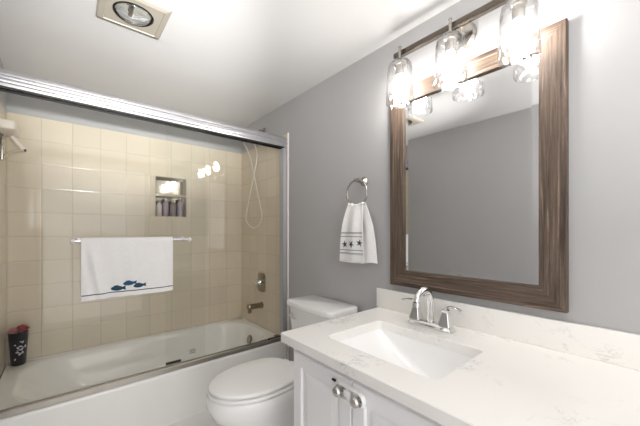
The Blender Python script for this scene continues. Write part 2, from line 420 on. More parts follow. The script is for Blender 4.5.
outer = thing('sliding_glass_door', 'outer clear glass door panel with the towel bar', 'glass door', (-1.14, 2.003, R0+.03))
bm = B(); box(bm, XL+.032, -.649, 2.000, 2.006, R0+.0125, 1.90, .0008, 1); obj('glass_pane', bm, 'door_glass', outer)
TBY, TBZ = 1.928, 1.149
bm = B(); cyl(bm, (-1.318, TBY, TBZ), (-.776, TBY, TBZ), .0085, 16); obj('towel_bar', bm, 'alu', outer)
for x in (-1.30, -.792):
    bm = B(); cyl(bm, (x, TBY+.006, TBZ), (x, 1.9995, TBZ), .0075, 14)
    lathe(bm, [(0, 0), (.016, 0), (.016, .004), (.012, .007), (0, .007)], (x, 1.9995, TBZ), (0, -1, 0), 18)
    obj('bar_bracket', bm, 'alu', outer)
for x in (-1.326, -.768):
    bm = B(); lathe(bm, [(0, -.009), (.009, -.009), (.012, -.006), (.012, .006), (.009, .009), (0, .009)], (x, TBY, TBZ), (1, 0, 0), 18)
    obj('bar_end_cap', bm, 'trim', outer)

inner = thing('sliding_glass_door', 'inner clear glass door panel by the tub faucet wall', 'glass door', (-.45, 2.04, R0+.02))
bm = B(); box(bm, -.878, -.038, 2.034, 2.040, R0+.0125, 1.90, .0008, 1); obj('glass_pane', bm, 'door_glass', inner)
bm = B(); box(bm, -.878, -.79, 2.026, 2.033, R0+.032, R0+.048, .002); obj('bottom_guide', bm, 'dark_gap', inner)
bm = B()
for k in range(3): box(bm, -.738+.004*(k % 2), -.698-.003*(k % 2), 2.0325, 2.0335, R0+.066+.010*k, R0+.071+.010*k)
obj('etched_stamp', bm, 'stamp', inner)

# ------------------------------------------------------------------ cloth helper
def cloth(fn, nu, nv, thick):
    """fn(u,v) -> (pos, nrm); closed two-sided sheet"""
    bm = B(); a = []; b = []
    for i in range(nu+1):
        ra = []; rb = []
        for j in range(nv+1):
            p, n = fn(i/nu, j/nv); ra.append(bm.verts.new(p+n*thick/2)); rb.append(bm.verts.new(p-n*thick/2))
        a.append(ra); b.append(rb)
    for i in range(nu):
        for j in range(nv):
            bm.faces.new((a[i][j], a[i+1][j], a[i+1][j+1], a[i][j+1]))
            bm.faces.new((b[i][j], b[i][j+1], b[i+1][j+1], b[i+1][j]))
    for i in range(nu):
        for j, s in ((0, 1), (nv, -1)):
            q = (a[i][j], b[i][j], b[i+1][j], a[i+1][j]); bm.faces.new(q if s > 0 else q[::-1])
    for j in range(nv):
        for i in (0, nu): bm.faces.new((a[i][j], a[i][j+1], b[i][j+1], b[i][j]))
    return bm
def wob(x, z):
    return .0035*math.sin(17*x+3*z)+.0025*math.sin(41*x-9*z+1)+.0012*math.sin(90*x+14*z)

# bath towel over the bar
TX0, TX1 = -1.292, -.868
FY = TBY-.0145                                                     # front sheet, clear of the bar
def front_y(x, z):
    k = max(0, min(1, (TBZ-z)/.12))
    return FY-.004*k+wob(x, z)*k*1.3-.012*k*math.exp(-((x+1.262-.055*(TBZ-z)/.3)/.020)**2)-.007*k*math.exp(-((x+1.02+.02*(TBZ-z)/.3)/.03)**2)
ZB = .852
def hem(x): return ZB+.002*math.sin(9*x)-.006*(TX1-x)/(TX1-TX0)
def towel_pt(u, v):
    x = TX0+(TX1-TX0)*u
    x += .006*(1-2*u)*math.sin(v*2.2)*0
    Rr = .0145
    # v: 0 = bottom of the front, .55 top, 1 = bottom of the back
    L1 = TBZ-hem(x); L2 = PI*Rr; L3 = .285+.012*math.sin(3*u); T = L1+L2+L3; s = v*T
    if s < L1:
        z = hem(x)+s; return Vector((x, front_y(x, z), z)), Vector((0, -1, 0))
    if s < L1+L2:
        a = (s-L1)/Rr; return Vector((x, TBY-Rr*math.cos(a), TBZ+Rr*math.sin(a))), Vector((0, -math.cos(a), math.sin(a)))
    z = TBZ-(s-L1-L2)
    k = min(1, (TBZ-z)/.12)
    return Vector((x, TBY+Rr+.003*k+wob(x+1, z)*.6*k, z)), Vector((0, 1, 0))
tw = thing('bath_towel', 'white bath towel with three blue fish hanging on the glass door', 'towel', (-1.08, TBY, ZB))
obj('terry_cloth', cloth(towel_pt, 70, 120, .006), 'towel', tw, 60)
def patch(poly, fy, off, thick):
    bm = B(); n = len(poly)
    cx = sum(p[0] for p in poly)/n; cz = sum(p[1] for p in poly)/n
    f = [bm.verts.new((x, fy(x, z)-off-thick, z)) for x, z in poly]
    b_ = [bm.verts.new((x, fy(x, z)-off, z)) for x, z in poly]
    c = bm.verts.new((cx, fy(cx, cz)-off-thick, cz))
    for i in range(n):
        j = (i+1) % n
        bm.faces.new((f[i], f[j], c)); bm.faces.new((f[i], b_[i], b_[j], f[j]))
    return bm
def fish_poly(cx, cz, s, tilt):
    pts = []
    for k in range(17):
        a = PI*.06+2*PI*.94*k/16-PI*.03+0
        pts.append((-math.cos(a+PI)*.030, math.sin(a+PI)*.0125))
    body = [(.028*math.cos(2*PI*k/22+PI), .0125*math.sin(2*PI*k/22+PI)*(1 if True else 1)) for k in range(22)]
    out = []
    for i, (x, z) in enumerate(body):
        if x > .0275:                                              # the tail fin replaces the right-hand tip
            out += [(.027, -.003), (.041, -.0115), (.037, 0.0), (.041, .0115), (.027, .003)]
        elif x > .0268: continue
        else:
            out.append((x, z+(.004 if (z > .011 and x < .006) else 0)))
    c, sn = math.cos(tilt), math.sin(tilt)
    return [(cx+s*(x*c-z*sn), cz+s*(x*sn+z*c)) for x, z in out]
for cx, cz, s, tl, m in ((-1.142, .8945, .98, .0, 'deep_teal'), (-1.090, .9170, .92, .06, 'teal'), (-1.044, .9005, .90, .06, 'deep_teal')):
    f = obj('fish_applique', patch(fish_poly(cx, cz, s, tl), front_y, .0032, .0012), m, tw, 60)
def strip(fn_z, h, x0, x1, fy, off, thick, n=60):
    bm = B(); loops = []
    for k in range(n+1):
        x = x0+(x1-x0)*k/n; z = fn_z(x); y = fy(x, z)-off
        loops.append([(x, y, z), (x, y-thick, z), (x, y-thick, z+h), (x, y, z+h)])
    return loft(bm, loops)
obj('hem_stripe', strip(lambda x: hem(x)+.024, .0045, TX0+.001, TX1-.001, front_y, .0030, .0008), 'navy', tw)
obj('hem_roll', strip(lambda x: hem(x)+.001, .016, TX0, TX1, front_y, .0030, .0022), 'towel', tw)

# ------------------------------------------------------------------ tub and shower fittings on the right end wall
t = thing('shower_valve', 'square plate shower valve on the beige tile above the tub spout', 'faucet valve', (0, 2.402, .735))
bm = B(); base = rrect(2.402-.068, 2.402+.068, .735-.085, .735+.085, .035, 8, 4)
inn = rrect(2.402-.058, 2.402+.058, .735-.075, .735+.075, .03, 8, 4)
loft(bm, [[(-.0005, a, b) for a, b in base], [(-.006, a, b) for a, b in base], [(-.011, a, b) for a, b in inn]])
obj('escutcheon', bm, 'bronze', t)
bm = B(); lathe(bm, [(0, 0), (.028, 0), (.026, .018), (.018, .03), (.016, .045), (0, .045)], (-.0115, 2.402, .735), (-1, 0, 0), 28); hb = obj('handle_hub', bm, 'chrome', t)
bm = B()
for k in range(4):
    a = PI/2*k+.4; d = Vector((0, math.cos(a), math.sin(a)))
    tube(bm, [Vector((-.05, 2.402, .735))+d*.002, Vector((-.052, 2.402, .735))+d*.020, Vector((-.055, 2.402, .735))+d*.036], [.008, .0075, .009], 12)
lathe(bm, [(0, 0), (.015, 0), (.013, .012), (0, .014)], (-.056, 2.402, .735), (-1, 0, 0), 20)
obj('cross_handle', bm, 'chrome', t)
t = thing('tub_spout', 'tarnished metal tub spout on the end wall above the overflow', 'tub spout', (0, 2.40, .53))
bm = B(); lathe(bm, [(0, 0), (.030, 0), (.030, .008), (.025, .012), (.024, .105), (.027, .112), (.027, .128), (.020, .140), (0, .142)], (-.0005, 2.40, .53), (-1, 0, 0), 28)
obj('spout_body', bm, 'bronze', t)
bm = B(); lathe(bm, [(0, 0), (.017, 0), (.019, .03), (.017, .034), (0, .034)], (-.122, 2.40, .512), (0, 0, -1), 22); obj('spout_outlet', bm, 'bronze', t)
bm = B(); cyl(bm, (-.118, 2.40, .557), (-.118, 2.40, .573), .004, 10); lathe(bm, [(0, 0), (.007, 0), (.008, .005), (0, .009)], (-.118, 2.40, .572), (0, 0, 1), 14)
obj('diverter_knob', bm, 'chrome', t)

t = thing('handheld_shower', 'handheld shower with white hose looping down the tiled end wall', 'shower', (-.04, 2.36, 2.11))
bm = B(); lathe(bm, [(0, 0), (.028, 0), (.028, .004), (.016, .012), (0, .012)], (-.0005, 2.36, 2.095), (-1, 0, 0), 24); obj('wall_flange', bm, 'nickel', t)
bm = B(); tube(bm, catmull([(-.006, 2.36, 2.095), (-.05, 2.36, 2.088), (-.10, 2.362, 2.062), (-.14, 2.366, 2.028)], 6), .0095, 14); obj('shower_arm', bm, 'nickel', t)
bm = B(); lathe(bm, [(0, 0), (.016, 0), (.018, .012), (.018, .035), (.014, .045), (0, .045)], (-.138, 2.366, 2.036), (-.45, .05, -.8), 18); obj('hand_shower_holder', bm, 'nickel', t)
bm = B(); tube(bm, catmull([(-.135, 2.49, 2.015), (-.175, 2.43, 2.025), (-.215, 2.37, 2.035)], 5), [.010]*5+[.012]*5+[.014], 14); obj('hand_shower_handle', bm, 'plastic', t)
bm = B(); lathe(bm, [(0, 0), (.026, 0), (.036, -.010), (.038, -.018), (.033, -.023), (0, -.023)], (-.222, 2.352, 2.040), (.35, .25, .9), 26); obj('shower_head', bm, 'plastic', t)
hp = [(-.135, 2.49, 2.015), (-.108, 2.535, 2.0), (-.078, 2.53, 1.945), (-.062, 2.495, 1.85), (-.06, 2.438, 1.706), (-.06, 2.345, 1.473), (-.06, 2.295, 1.339),
      (-.06, 2.335, 1.262), (-.06, 2.438, 1.227), (-.06, 2.545, 1.262), (-.06, 2.594, 1.335), (-.045, 2.545, 1.54), (-.038, 2.48, 1.72), (-.04, 2.42, 1.88), (-.085, 2.385, 1.97), (-.145, 2.367, 2.0)]
bm = B(); tube(bm, catmull(hp, 10), .0056, 10); obj('hose', bm, 'hose', t)
t = tag(obj('wall_stud', lathe(B(), [(0, 0), (.010, 0), (.010, .004), (.006, .010), (0, .011)], (-.0005, 2.364, 1.146), (-1, 0, 0), 16), 'trim'), 'small white stud on the tile below the shower hose loop', 'stud')

# ------------------------------------------------------------------ niche and bottles
t = thing('shower_niche', 'recessed shelf niche in the beige tiled back wall', 'niche', (-.655, YB, NZ0))
bm = B(); g = .001
box(bm, NX0+g, NX1-g, YB+.096, YB+.1, NZ0+g, NZ1-g)
obj('back_panel', bm, 'niche', t)
bm = B()
box(bm, NX0+g, NX0+.006, YB-.003, YB+.0955, NZ0+g, NZ1-g); box(bm, NX1-.006, NX1-g, YB-.003, YB+.0955, NZ0+g, NZ1-g)
box(bm, NX0+.006, NX1-.006, YB-.003, YB+.0955, NZ0+g, NZ0+.006); box(bm, NX0+.006, NX1-.006, YB-.003, YB+.0955, NZ1-.006, NZ1-g)
obj('lining', bm, 'niche_tile', t)
ZSH = 1.50
bm = B(); box(bm, NX0+.0065, NX1-.0065, YB-.002, YB+.0955, ZSH, ZSH+.018, .002); obj('shelf', bm, 'niche_tile', t)
def bottle(x, r, h, m, cap, label):
    t = thing('toiletry_bottle', label, 'bottle', (x, YB+.05, NZ0+.0065), 'bottles in the shower niche')
    z = NZ0+.0065; q = (x, YB+.048, z)
    obj('bottle_body', lathe(B(), [(0, 0), (r*.9, 0), (r, .005), (r, h*.72), (r*.8, h*.80), (r*.45, h*.84), (r*.45, h*.88), (0, h*.88)], q, n=20), m, t)
    obj('bottle_cap', lathe(B(), [(0, h*.881), (r*.55, h*.881), (r*.55, h*.985), (r*.45, h), (0, h)], q, n=18), cap, t)
bottle(-.742, .022, .135, 'bottle_white', 'bottle_grey', 'white bottle at the left end of the lower niche shelf')
bottle(-.690, .024, .155, 'mauve', 'bottle_white', 'mauve bottle with white cap second from left in the niche')
bottle(-.632, .026, .145, 'bottle_grey', 'bottle_white', 'grey bottle second from right in the lower niche')
bottle(-.572, .026, .160, 'mauve', 'bottle_grey', 'tall mauve bottle with grey cap at the right end of the niche')

# ------------------------------------------------------------------ folding bracket shelf on the left end wall
t = thing('wall_shelf', 'small off-white bracket shelf on the left tiled end wall', 'shelf', (XL, 2.58, 1.80))
bm = B(); box(bm, XL+.001, -1.572, 2.42, 2.62, 1.778, 1.832, .012, 3); obj('shelf_board', bm, 'trim', t)
bm = B(); box(bm, XL+.001, XL+.012, 2.575, 2.61, 1.625, 1.776, .002); obj('wall_plate', bm, 'nickel', t)
bm = B(); tube(bm, [(-1.602, 2.592, 1.775), (-1.551, 2.592, 1.703)], .0115, 10); obj('diagonal_brace', bm, 'trim', t)
bm = B(); tube(bm, catmull([(XL+.012, 2.592, 1.64), (-1.615, 2.592, 1.672), (-1.58, 2.592, 1.694), (-1.555, 2.592, 1.700)], 5), .008, 10); obj('lower_arm', bm, 'niche_tile', t)
bm = B(); lathe(bm, [(0, -.006), (.007, -.005), (.009, 0), (.007, .005), (0, .006)], (-1.545, 2.592, 1.700), (1, 0, 0), 14); obj('pivot_pin', bm, 'dark_gap', t)

# ------------------------------------------------------------------ black cup with flower on the tub rim
cx, cy, cz = -1.588, 2.742, R0+.0035
t = thing('flower_cup', 'black floral tumbler holding a red flower on the tub corner', 'cup', (cx, cy, cz))
cr = lambda z: .036+.012*z/.205
obj('cup_body', lathe(B(), [(0, 0), (.034, 0), (.036, .004), (.048, .205), (.049, .207), (.046, .207), (.0355, .02), (0, .02)], (cx, cy, cz), n=32), 'cup', t)
bm = B()
for k in range(17):
    a = math.radians(random.gauss(290, 22)); z = random.gauss(.105, .036)
    z = max(.03, min(.185, z)); r = cr(z)+.0012; ln = random.uniform(.005, .011); w = ln*.42; tl = random.uniform(0, PI)
    c = Vector((cx+r*math.cos(a), cy+r*math.sin(a), cz+z)); tu = Vector((-math.sin(a), math.cos(a), 0)); n_ = Vector((math.cos(a), math.sin(a), -.05))
    vs = []
    for q in range(8):
        e = 2*PI*q/8; du = ln*math.cos(e)*math.cos(tl)-w*math.sin(e)*math.sin(tl); dz = ln*math.cos(e)*math.sin(tl)+w*math.sin(e)*math.cos(tl)
        rr_ = cr(z+dz)+.0009; ang = a+du/r
        vs.append((Vector((cx+rr_*math.cos(ang), cy+rr_*math.sin(ang), cz+z+dz)), ang))
    lo = [v for v, _ in vs]; hi = [v+Vector((math.cos(g_), math.sin(g_), 0))*.0008 for v, g_ in vs]
    loft(bm, [lo, hi])
obj('flower_print', bm, 'motif', t)
bm = B()
for k in range(3):
    a = k*2.1; tube(bm, catmull([(cx, cy, cz+.022), (cx+.012*math.cos(a), cy+.012*math.sin(a), cz+.12), (cx+.022*math.cos(a), cy+.022*math.sin(a), cz+.215)], 4), .0025, 8)
st = obj('stems', bm, 'leaf', t)
def blossom(c, R_, m):
    bm = B()
    for ring, (rad, up, n) in enumerate(((.3, .75, 4), (.65, .55, 6), (.95, .2, 8))):
        for k in range(n):
            a = 2*PI*k/n+ring*.5; d = Vector((math.cos(a), math.sin(a), 0)); s_ = Vector((-d.y, d.x, 0))
            p = Vector(c)+d*R_*rad*.55+Vector((0, 0, R_*up*.5))
            lp = []
            for q in range(5):
                f = q/4; w = R_*.42*math.sin(PI*(.15+.8*f)); pos = p+d*R_*.25*f*(1+ring*.4)+Vector((0, 0, R_*.7*f*(1-.5*f*ring*.5)))
                lp.append([pos-s_*w, pos-d*.002, pos+s_*w, pos+d*.003])
            loft(bm, lp)
    return bm
obj('red_blossom', blossom((cx+.018, cy-.012, cz+.210), .040, 'petal'), 'petal', t, 60)
obj('pink_blossom', blossom((cx-.020, cy-.014, cz+.206), .034, 'pink'), 'pink', t, 60)
bm = B()
for k in range(5):
    a = 1.3*k+.4; tip = Vector((cx+.05*math.cos(a), cy+.045*math.sin(a), cz+.225)); bs = Vector((cx+.012*math.cos(a), cy+.012*math.sin(a), cz+.2)); s_ = Vector((-math.sin(a), math.cos(a), 0))*.011
    mid = (tip+bs)/2+Vector((0, 0, .008))
    loft(bm, [[bs-s_*.3, bs+s_*.3, bs+s_*.3+Vector((0, 0, .001)), bs-s_*.3+Vector((0, 0, .001))], [mid-s_, mid+s_, mid+s_+Vector((0, 0, .001)), mid-s_+Vector((0, 0, .001))], [tip-s_*.1, tip+s_*.1, tip+s_*.1+Vector((0, 0, .001)), tip-s_*.1+Vector((0, 0, .001))]])
obj('leaves', bm, 'leaf', t)

# ------------------------------------------------------------------ toilet
TY = 1.412
t = thing('toilet', 'white two-piece toilet between bathtub and vanity', 'toilet', (-.5, TY, 0))
def egg(xc, af, ab, w, z, n=64, pw=2.7):
    out = []
    for k in range(n):
        a = 2*PI*k/n; c, s = math.cos(a), math.sin(a)
        if c > 0: out.append((xc-af*c, TY+w*s, z))
        else:
            cc = abs(c)**(2/pw); ss = (1 if s >= 0 else -1)*abs(s)**(2/pw); out.append((xc+ab*cc, TY+w*ss, z))
    return out
bm = B()
loft(bm, [egg(-.42, .20, .19, .105, 0), egg(-.42, .20, .19, .105, .03), egg(-.43, .185, .18, .098, .07), egg(-.45, .19, .20, .105, .14),
          egg(-.50, .24, .26, .135, .22), egg(-.54, .275, .29, .165, .30), egg(-.565, .275, .30, .181, .355), egg(-.565, .277, .305, .183, .392), egg(-.565, .272, .302, .179, .399)])
obj('bowl', bm, 'porcelain', t, 60)
def slab(xc, af, ab, w, z0, z1, e):
    bm = B(); d = e
    loft(bm, [egg(xc, af-d, ab-d, w-d, z0), egg(xc, af, ab, w, z0+e*.7), egg(xc, af, ab, w, z1-e), egg(xc, af-d*.45, ab-d*.45, w-d*.45, z1-e*.25), egg(xc, af-d*1.6, ab-d*1.6, w-d*1.6, z1), egg(xc, af*.5, ab*.5, w*.5, z1+.001)])
    return bm
obj('seat', slab(-.58, .254, .215, .183, .4040, .4190, .004), 'plastic', t, 60)
obj('seat_lid', slab(-.58, .250, .222, .179, .4245, .4445, .007), 'plastic', t, 60)
for s in (-1, 1):
    bm = B(); lathe(bm, [(0, -.022), (.011, -.022), (.012, -.018), (.012, .018), (.011, .022), (0, .022)], (-.345, TY+s*.075, .420), (0, 1, 0), 18); obj('seat_hinge', bm, 'plastic', t)
bm = B()
def rrz(x0, x1, w, r, z): return at_z(rrect(x0, x1, TY+.006-w, TY+.006+w, r, 6, 6), z)
loft(bm, [rrz(-.225, -.05, .175, .03, .4005), rrz(-.232, -.045, .185, .035, .43), rrz(-.245, -.035, .207, .035, .714)])
obj('tank', bm, 'porcelain', t, 40)
bm = B()
def lidloop(gx, z):
    l = rrect(-.252-gx, -.022+gx*.3, TY+.007-.219-gx, TY+.007+.219+gx, .03, 6, 8)
    return [(x-(.012*(1-((y-TY)/.214)**2) if x < -.2 else 0), y, z) for x, y in l]
loft(bm, [lidloop(-.004, .7155), lidloop(.003, .720), lidloop(.004, .744), lidloop(.0, .751), lidloop(-.012, .7535)])
obj('tank_lid', bm, 'porcelain', t, 40)
bm = B(); lathe(bm, [(0, 0), (.013, 0), (.013, .008), (.009, .013), (0, .013)], (-.2445, TY+.165, .665), (-1, 0, 0), 18)
tube(bm, [(-.262, TY+.165, .665), (-.266, TY+.135, .660), (-.266, TY+.10, .654)], [.006, .0055, .007], 10)
obj('flush_lever', bm, 'chrome', t)
cyl_b = B(); cyl(cyl_b, (-.02, TY+.16, .16), (-.075, TY+.16, .16), .012, 14); tube(cyl_b, catmull([(-.075, TY+.16, .16), (-.09, TY+.16, .2), (-.10, TY+.15, .3), (-.11, TY+.14, .398)], 5), .006, 10)
obj('supply_line', cyl_b, 'chrome', t)

# ------------------------------------------------------------------ vanity cabinet, top, sink, faucet
ZT = .776; CF = -.664; CY0, CY1 = -.30, 1.058
VX, VY0, VY1 = -.622, -.26, 1.008
t = thing('vanity_cabinet', 'white vanity cabinet with raised panel doors under the quartz top', 'cabinet', (-.31, .4, 0))
bm = B(); zt = .7365
box(bm, VX+.02, -.004, VY1-.018, VY1, 0, zt); box(bm, VX+.02, -.004, VY0, VY0+.018, 0, zt)
box(bm, VX+.02, -.004, VY0+.018, VY1-.018, .10, .118); box(bm, -.012, -.004, VY0+.018, VY1-.018, .118, zt)
box(bm, VX+.07, VX+.085, VY0+.018, VY1-.018, 0, .10)
obj('carcass', bm, 'white_paint', t)
bm = B()
box(bm, VX, VX+.0195, VY0, VY1, .705, zt, .001); box(bm, VX, VX+.0195, VY0, VY1, .10, .135, .001)
for a, b in ((VY1-.03, VY1), (.315, .345), (VY0, VY0+.03)): box(bm, VX, VX+.0195, a, b, .135, .705)
obj('face_frame', bm, 'white_paint', t)
def door(y0, y1, knob_y, knob=True):
    z0, z1 = .115, .714; bm = B()
    xs = [(0, VX-.001), (0, VX-.019), (.003, VX-.022), (.050, VX-.022), (.056, VX-.014), (.066, VX-.013), (.088, VX-.021), (.10, VX-.0215)]
    loops = [[(x, y0+i, z0+i), (x, y1-i, z0+i), (x, y1-i, z1-i), (x, y0+i, z1-i)] for i, x in xs]
    loft(bm, loops); d = obj('cabinet_door', bm, 'white_paint', t, 20)
    if knob:
        bm = B(); q = (VX-.0222, knob_y, .676)
        lathe(bm, [(0, 0), (.011, 0), (.011, .003), (.006, .006), (.006, .016), (.012, .020), (.0165, .027), (.0165, .031), (.013, .037), (.007, .040), (0, .041)], q, (-1, 0, 0), 20)
        obj('knob', bm, 'crystal', d, 20)
    return d
d1 = door(.671, .992, .706); d2 = door(.348, .666, .627); door(VY0+.012, .3125, -.20)
bm = B(); box(bm, VX-.029, VX-.0225, .738, .756, .687, .695, .002); c = obj('door_bumper', bm, 'black', d1)
# child lock strap round the two knobs
t = thing('cabinet_lock', 'white childproof strap looped around the two cabinet knobs', 'cabinet lock', (VX-.035, .67, .676))
def stadium(r, y0=.627, y1=.706, z=.676, n=14):
    return [(y1+r*math.cos(-PI/2+PI*k/n), z+r*math.sin(-PI/2+PI*k/n)) for k in range(n+1)]+[(y0+r*math.cos(PI/2+PI*k/n), z+r*math.sin(PI/2+PI*k/n)) for k in range(n+1)]
bm = B(); o_, i_ = stadium(.0235), stadium(.0192)
xa, xb = VX-.0245, VX-.040
L4 = [[(xa, a, b) for a, b in i_], [(xa, a, b) for a, b in o_], [(xb, a, b) for a, b in o_], [(xb, a, b) for a, b in i_]]
loft(bm, L4+[L4[0]], False, False); st_ = obj('strap_loop', bm, 'plastic', t, 30)
bm = B(); box(bm, xb-.003, xb-.0005, .656, .684, .668, .690, .002); box(bm, xb-.0005, xa, .6665, .6715, .6575, .694)
obj('strap_buckle', bm, 'plastic', st_)

t = thing('countertop', 'white veined quartz countertop with sink cutout', 'countertop', (-.33, .38, ZT-.038))
bm = B(); SX0, SX1, SY0, SY1 = -.548, -.216, .430, .900
def orr(i, z): return at_z(rrect(CF+i, -.001, CY0+i, CY1-i, .003+.002, 5, 10), z)
def hrr(i, z): return at_z(rrect(SX0-i, SX1+i, SY0-i, SY1+i, .022+i, 5, 10), z)
lp = [orr(.002, ZT-.038), orr(0, ZT-.036), orr(0, ZT-.003), orr(.003, ZT), hrr(.002, ZT), hrr(0, ZT-.002), hrr(0, ZT-.037), hrr(0, ZT-.038)]
loft(bm, lp+[lp[0]], False, False)
obj('quartz_slab', bm, 'quartz', t, 30)
t2 = tag(obj('backsplash', box(B(), -.022, -.001, CY0, CY1+.013, ZT+.0005, .882, .002), 'quartz'), 'low white quartz backsplash strip under the framed mirror', 'backsplash')
t = thing('sink_basin', 'white rectangular undermount sink basin set into the countertop', 'sink', (-.38, .665, ZT-.19))
bm = B(); zs = ZT-.0385
def srr(ix, iya, iyb, ixb, r, z): return at_z(rrect(SX0+ix, SX1-ixb, SY0+iya, SY1-iyb, r, 6, 10), z)
ins = [srr(-.018, -.018, -.018, -.018, .03, zs), srr(-.002, -.002, -.002, -.002, .024, zs), srr(.004, .004, .012, .003, .03, zs-.012),
       srr(.018, .016, .06, .010, .05, zs-.05), srr(.04, .04, .14, .022, .07, zs-.09), srr(.07, .08, .21, .045, .08, zs-.118), srr(.11, .14, .25, .09, .06, zs-.128)]
outs = [srr(.11, .14, .25, .09, .06, zs-.140), srr(.06, .07, .20, .03, .08, zs-.13), srr(.03, .03, .13, .012, .07, zs-.10), srr(.006, .006, .05, -.002, .05, zs-.055), srr(-.018, -.018, -.018, -.018, .03, zs-.012)]
loft(bm, outs+ins, True, True); obj('basin', bm, 'porcelain', t, 60)
bm = B(); lathe(bm, [(0, 0), (.022, 0), (.022, .002), (.015, .004), (0, .004)], (-.35, .60, zs-.1275), (0, 0, 1), 24); obj('sink_drain', bm, 'chrome', t)

FX, FYc = -.118, .690
t = thing('sink_faucet', 'chrome two-handle arched faucet behind the sink', 'faucet', (FX, FYc, ZT))
bm = B(); bs = lambda i, z: at_z(rrect(FX-.029+i, FX+.029-i, FYc-.102+i, FYc+.102-i, .010, 5, 8), z)
loft(bm, [bs(0, ZT+.0005), bs(0, ZT+.008), bs(.004, ZT+.013), bs(.010, ZT+.022), bs(.014, ZT+.024)]); obj('base_plate', bm, 'chrome', t, 30)
for s in (-1, 1):
    yc = FYc+s*.070; bm = B()
    q = lambda h, z, r=.004: at_z(rrect(FX-h, FX+h, yc-h, yc+h, r, 4, 3), z)
    loft(bm, [q(.025, ZT+.0245), q(.023, ZT+.032), q(.017, ZT+.062), q(.013, ZT+.078), q(.014, ZT+.080), q(.014, ZT+.088), q(.009, ZT+.092)])
    hnd = obj('handle', bm, 'chrome', t, 30)
    bm = B(); pts = catmull([(FX, yc-s*.004, ZT+.090), (FX, yc+s*.013, ZT+.103), (FX-.004, yc+s*.038, ZT+.106), (FX-.008, yc+s*.070, ZT+.098)], 6)
    n_ = len(pts); tube(bm, pts, [.010-.004*k/n_ if k < n_-4 else .008 for k in range(n_)], 12, squash=(.5, 1.0)); obj('lever', bm, 'chrome', hnd)
bm = B()
sp = catmull([(FX+.004, FYc, ZT+.0245), (FX+.004, FYc, ZT+.075), (FX-.003, FYc, ZT+.120), (FX-.026, FYc, ZT+.158), (FX-.064, FYc, ZT+.168), (FX-.098, FYc, ZT+.150), (FX-.112, FYc, ZT+.124)], 7)
m_ = len(sp); tube(bm, sp, [.021-.0075*k/(m_-1) for k in range(m_)], 16, squash=(.85, 1)); sp_o = obj('spout', bm, 'chrome', t, 50)
bm = B(); lathe(bm, [(0, 0), (.0155, 0), (.0155, .018), (.011, .020), (0, .020)], (FX-.1115, FYc, ZT+.125), (-.1, 0, -1), 20); obj('aerator', bm, 'chrome', sp_o)
bm = B(); cyl(bm, (FX+.0235, FYc, ZT+.0245), (FX+.0235, FYc, ZT+.10), .003, 8); lathe(bm, [(0, 0), (.006, 0), (.007, .008), (0, .012)], (FX+.0235, FYc, ZT+.099), n=12); obj('lift_rod', bm, 'chrome', t)

# ------------------------------------------------------------------ framed mirror
MY0, MY1, MZ0, MZ1 = .234, .973, .916, 1.936
FW = .081; FT = .030
t = thing('framed_mirror', 'large rectangular mirror in a weathered brown wood frame', 'mirror', (0, .6035, MZ0))
def board(length, parent, centre, rot):
    bm = B(); h = length/2; w = FW
    def ring(i, z): return [(-h+i, -w/2+i, z), (h-i, -w/2+i, z), (h-w+i*.3, w/2-i*.3, z), (-h+w-i*.3, w/2-i*.3, z)]
    loft(bm, [ring(0, 0), ring(0, FT-.003), ring(.003, FT)])
    R_ = Matrix.Translation(Vector(centre)-world_loc(parent)) @ rot
    return obj('frame_board', bm, 'wood', parent, 25, mtx=R_)
# local x = along the board, local y = towards the mirror centre, local z = out of the wall (-X)
def basis(xv, yv, zv):
    return Matrix((Vector(xv), Vector(yv), Vector(zv))).transposed().to_4x4()
LY, LZ = MY1-MY0, MZ1-MZ0; YM, ZM = (MY0+MY1)/2, (MZ0+MZ1)/2
board(LY, t, (-.001, YM, MZ0+FW/2), basis((0, -1, 0), (0, 0, 1), (-1, 0, 0)))
board(LY, t, (-.001, YM, MZ1-FW/2), basis((0, 1, 0), (0, 0, -1), (-1, 0, 0)))
board(LZ, t, (-.001, MY0+FW/2, ZM), basis((0, 0, 1), (0, 1, 0), (-1, 0, 0)))
board(LZ, t, (-.001, MY1-FW/2, ZM), basis((0, 0, -1), (0, -1, 0), (-1, 0, 0)))
bm = B(); i0, i1 = FW-.001, FW+.024
y0, y1, z0, z1 = MY0, MY1, MZ0, MZ1
def mr(i, x): return [(x, y0+i, z0+i), (x, y1-i, z0+i), (x, y1-i, z1-i), (x, y0+i, z1-i)]
i0 = FW+.0005
loft(bm, [mr(i0, -.012), mr(i0, -.0178), mr(i1, -.0194)]); obj('bevelled_glass', bm, 'mirror', t, 1)

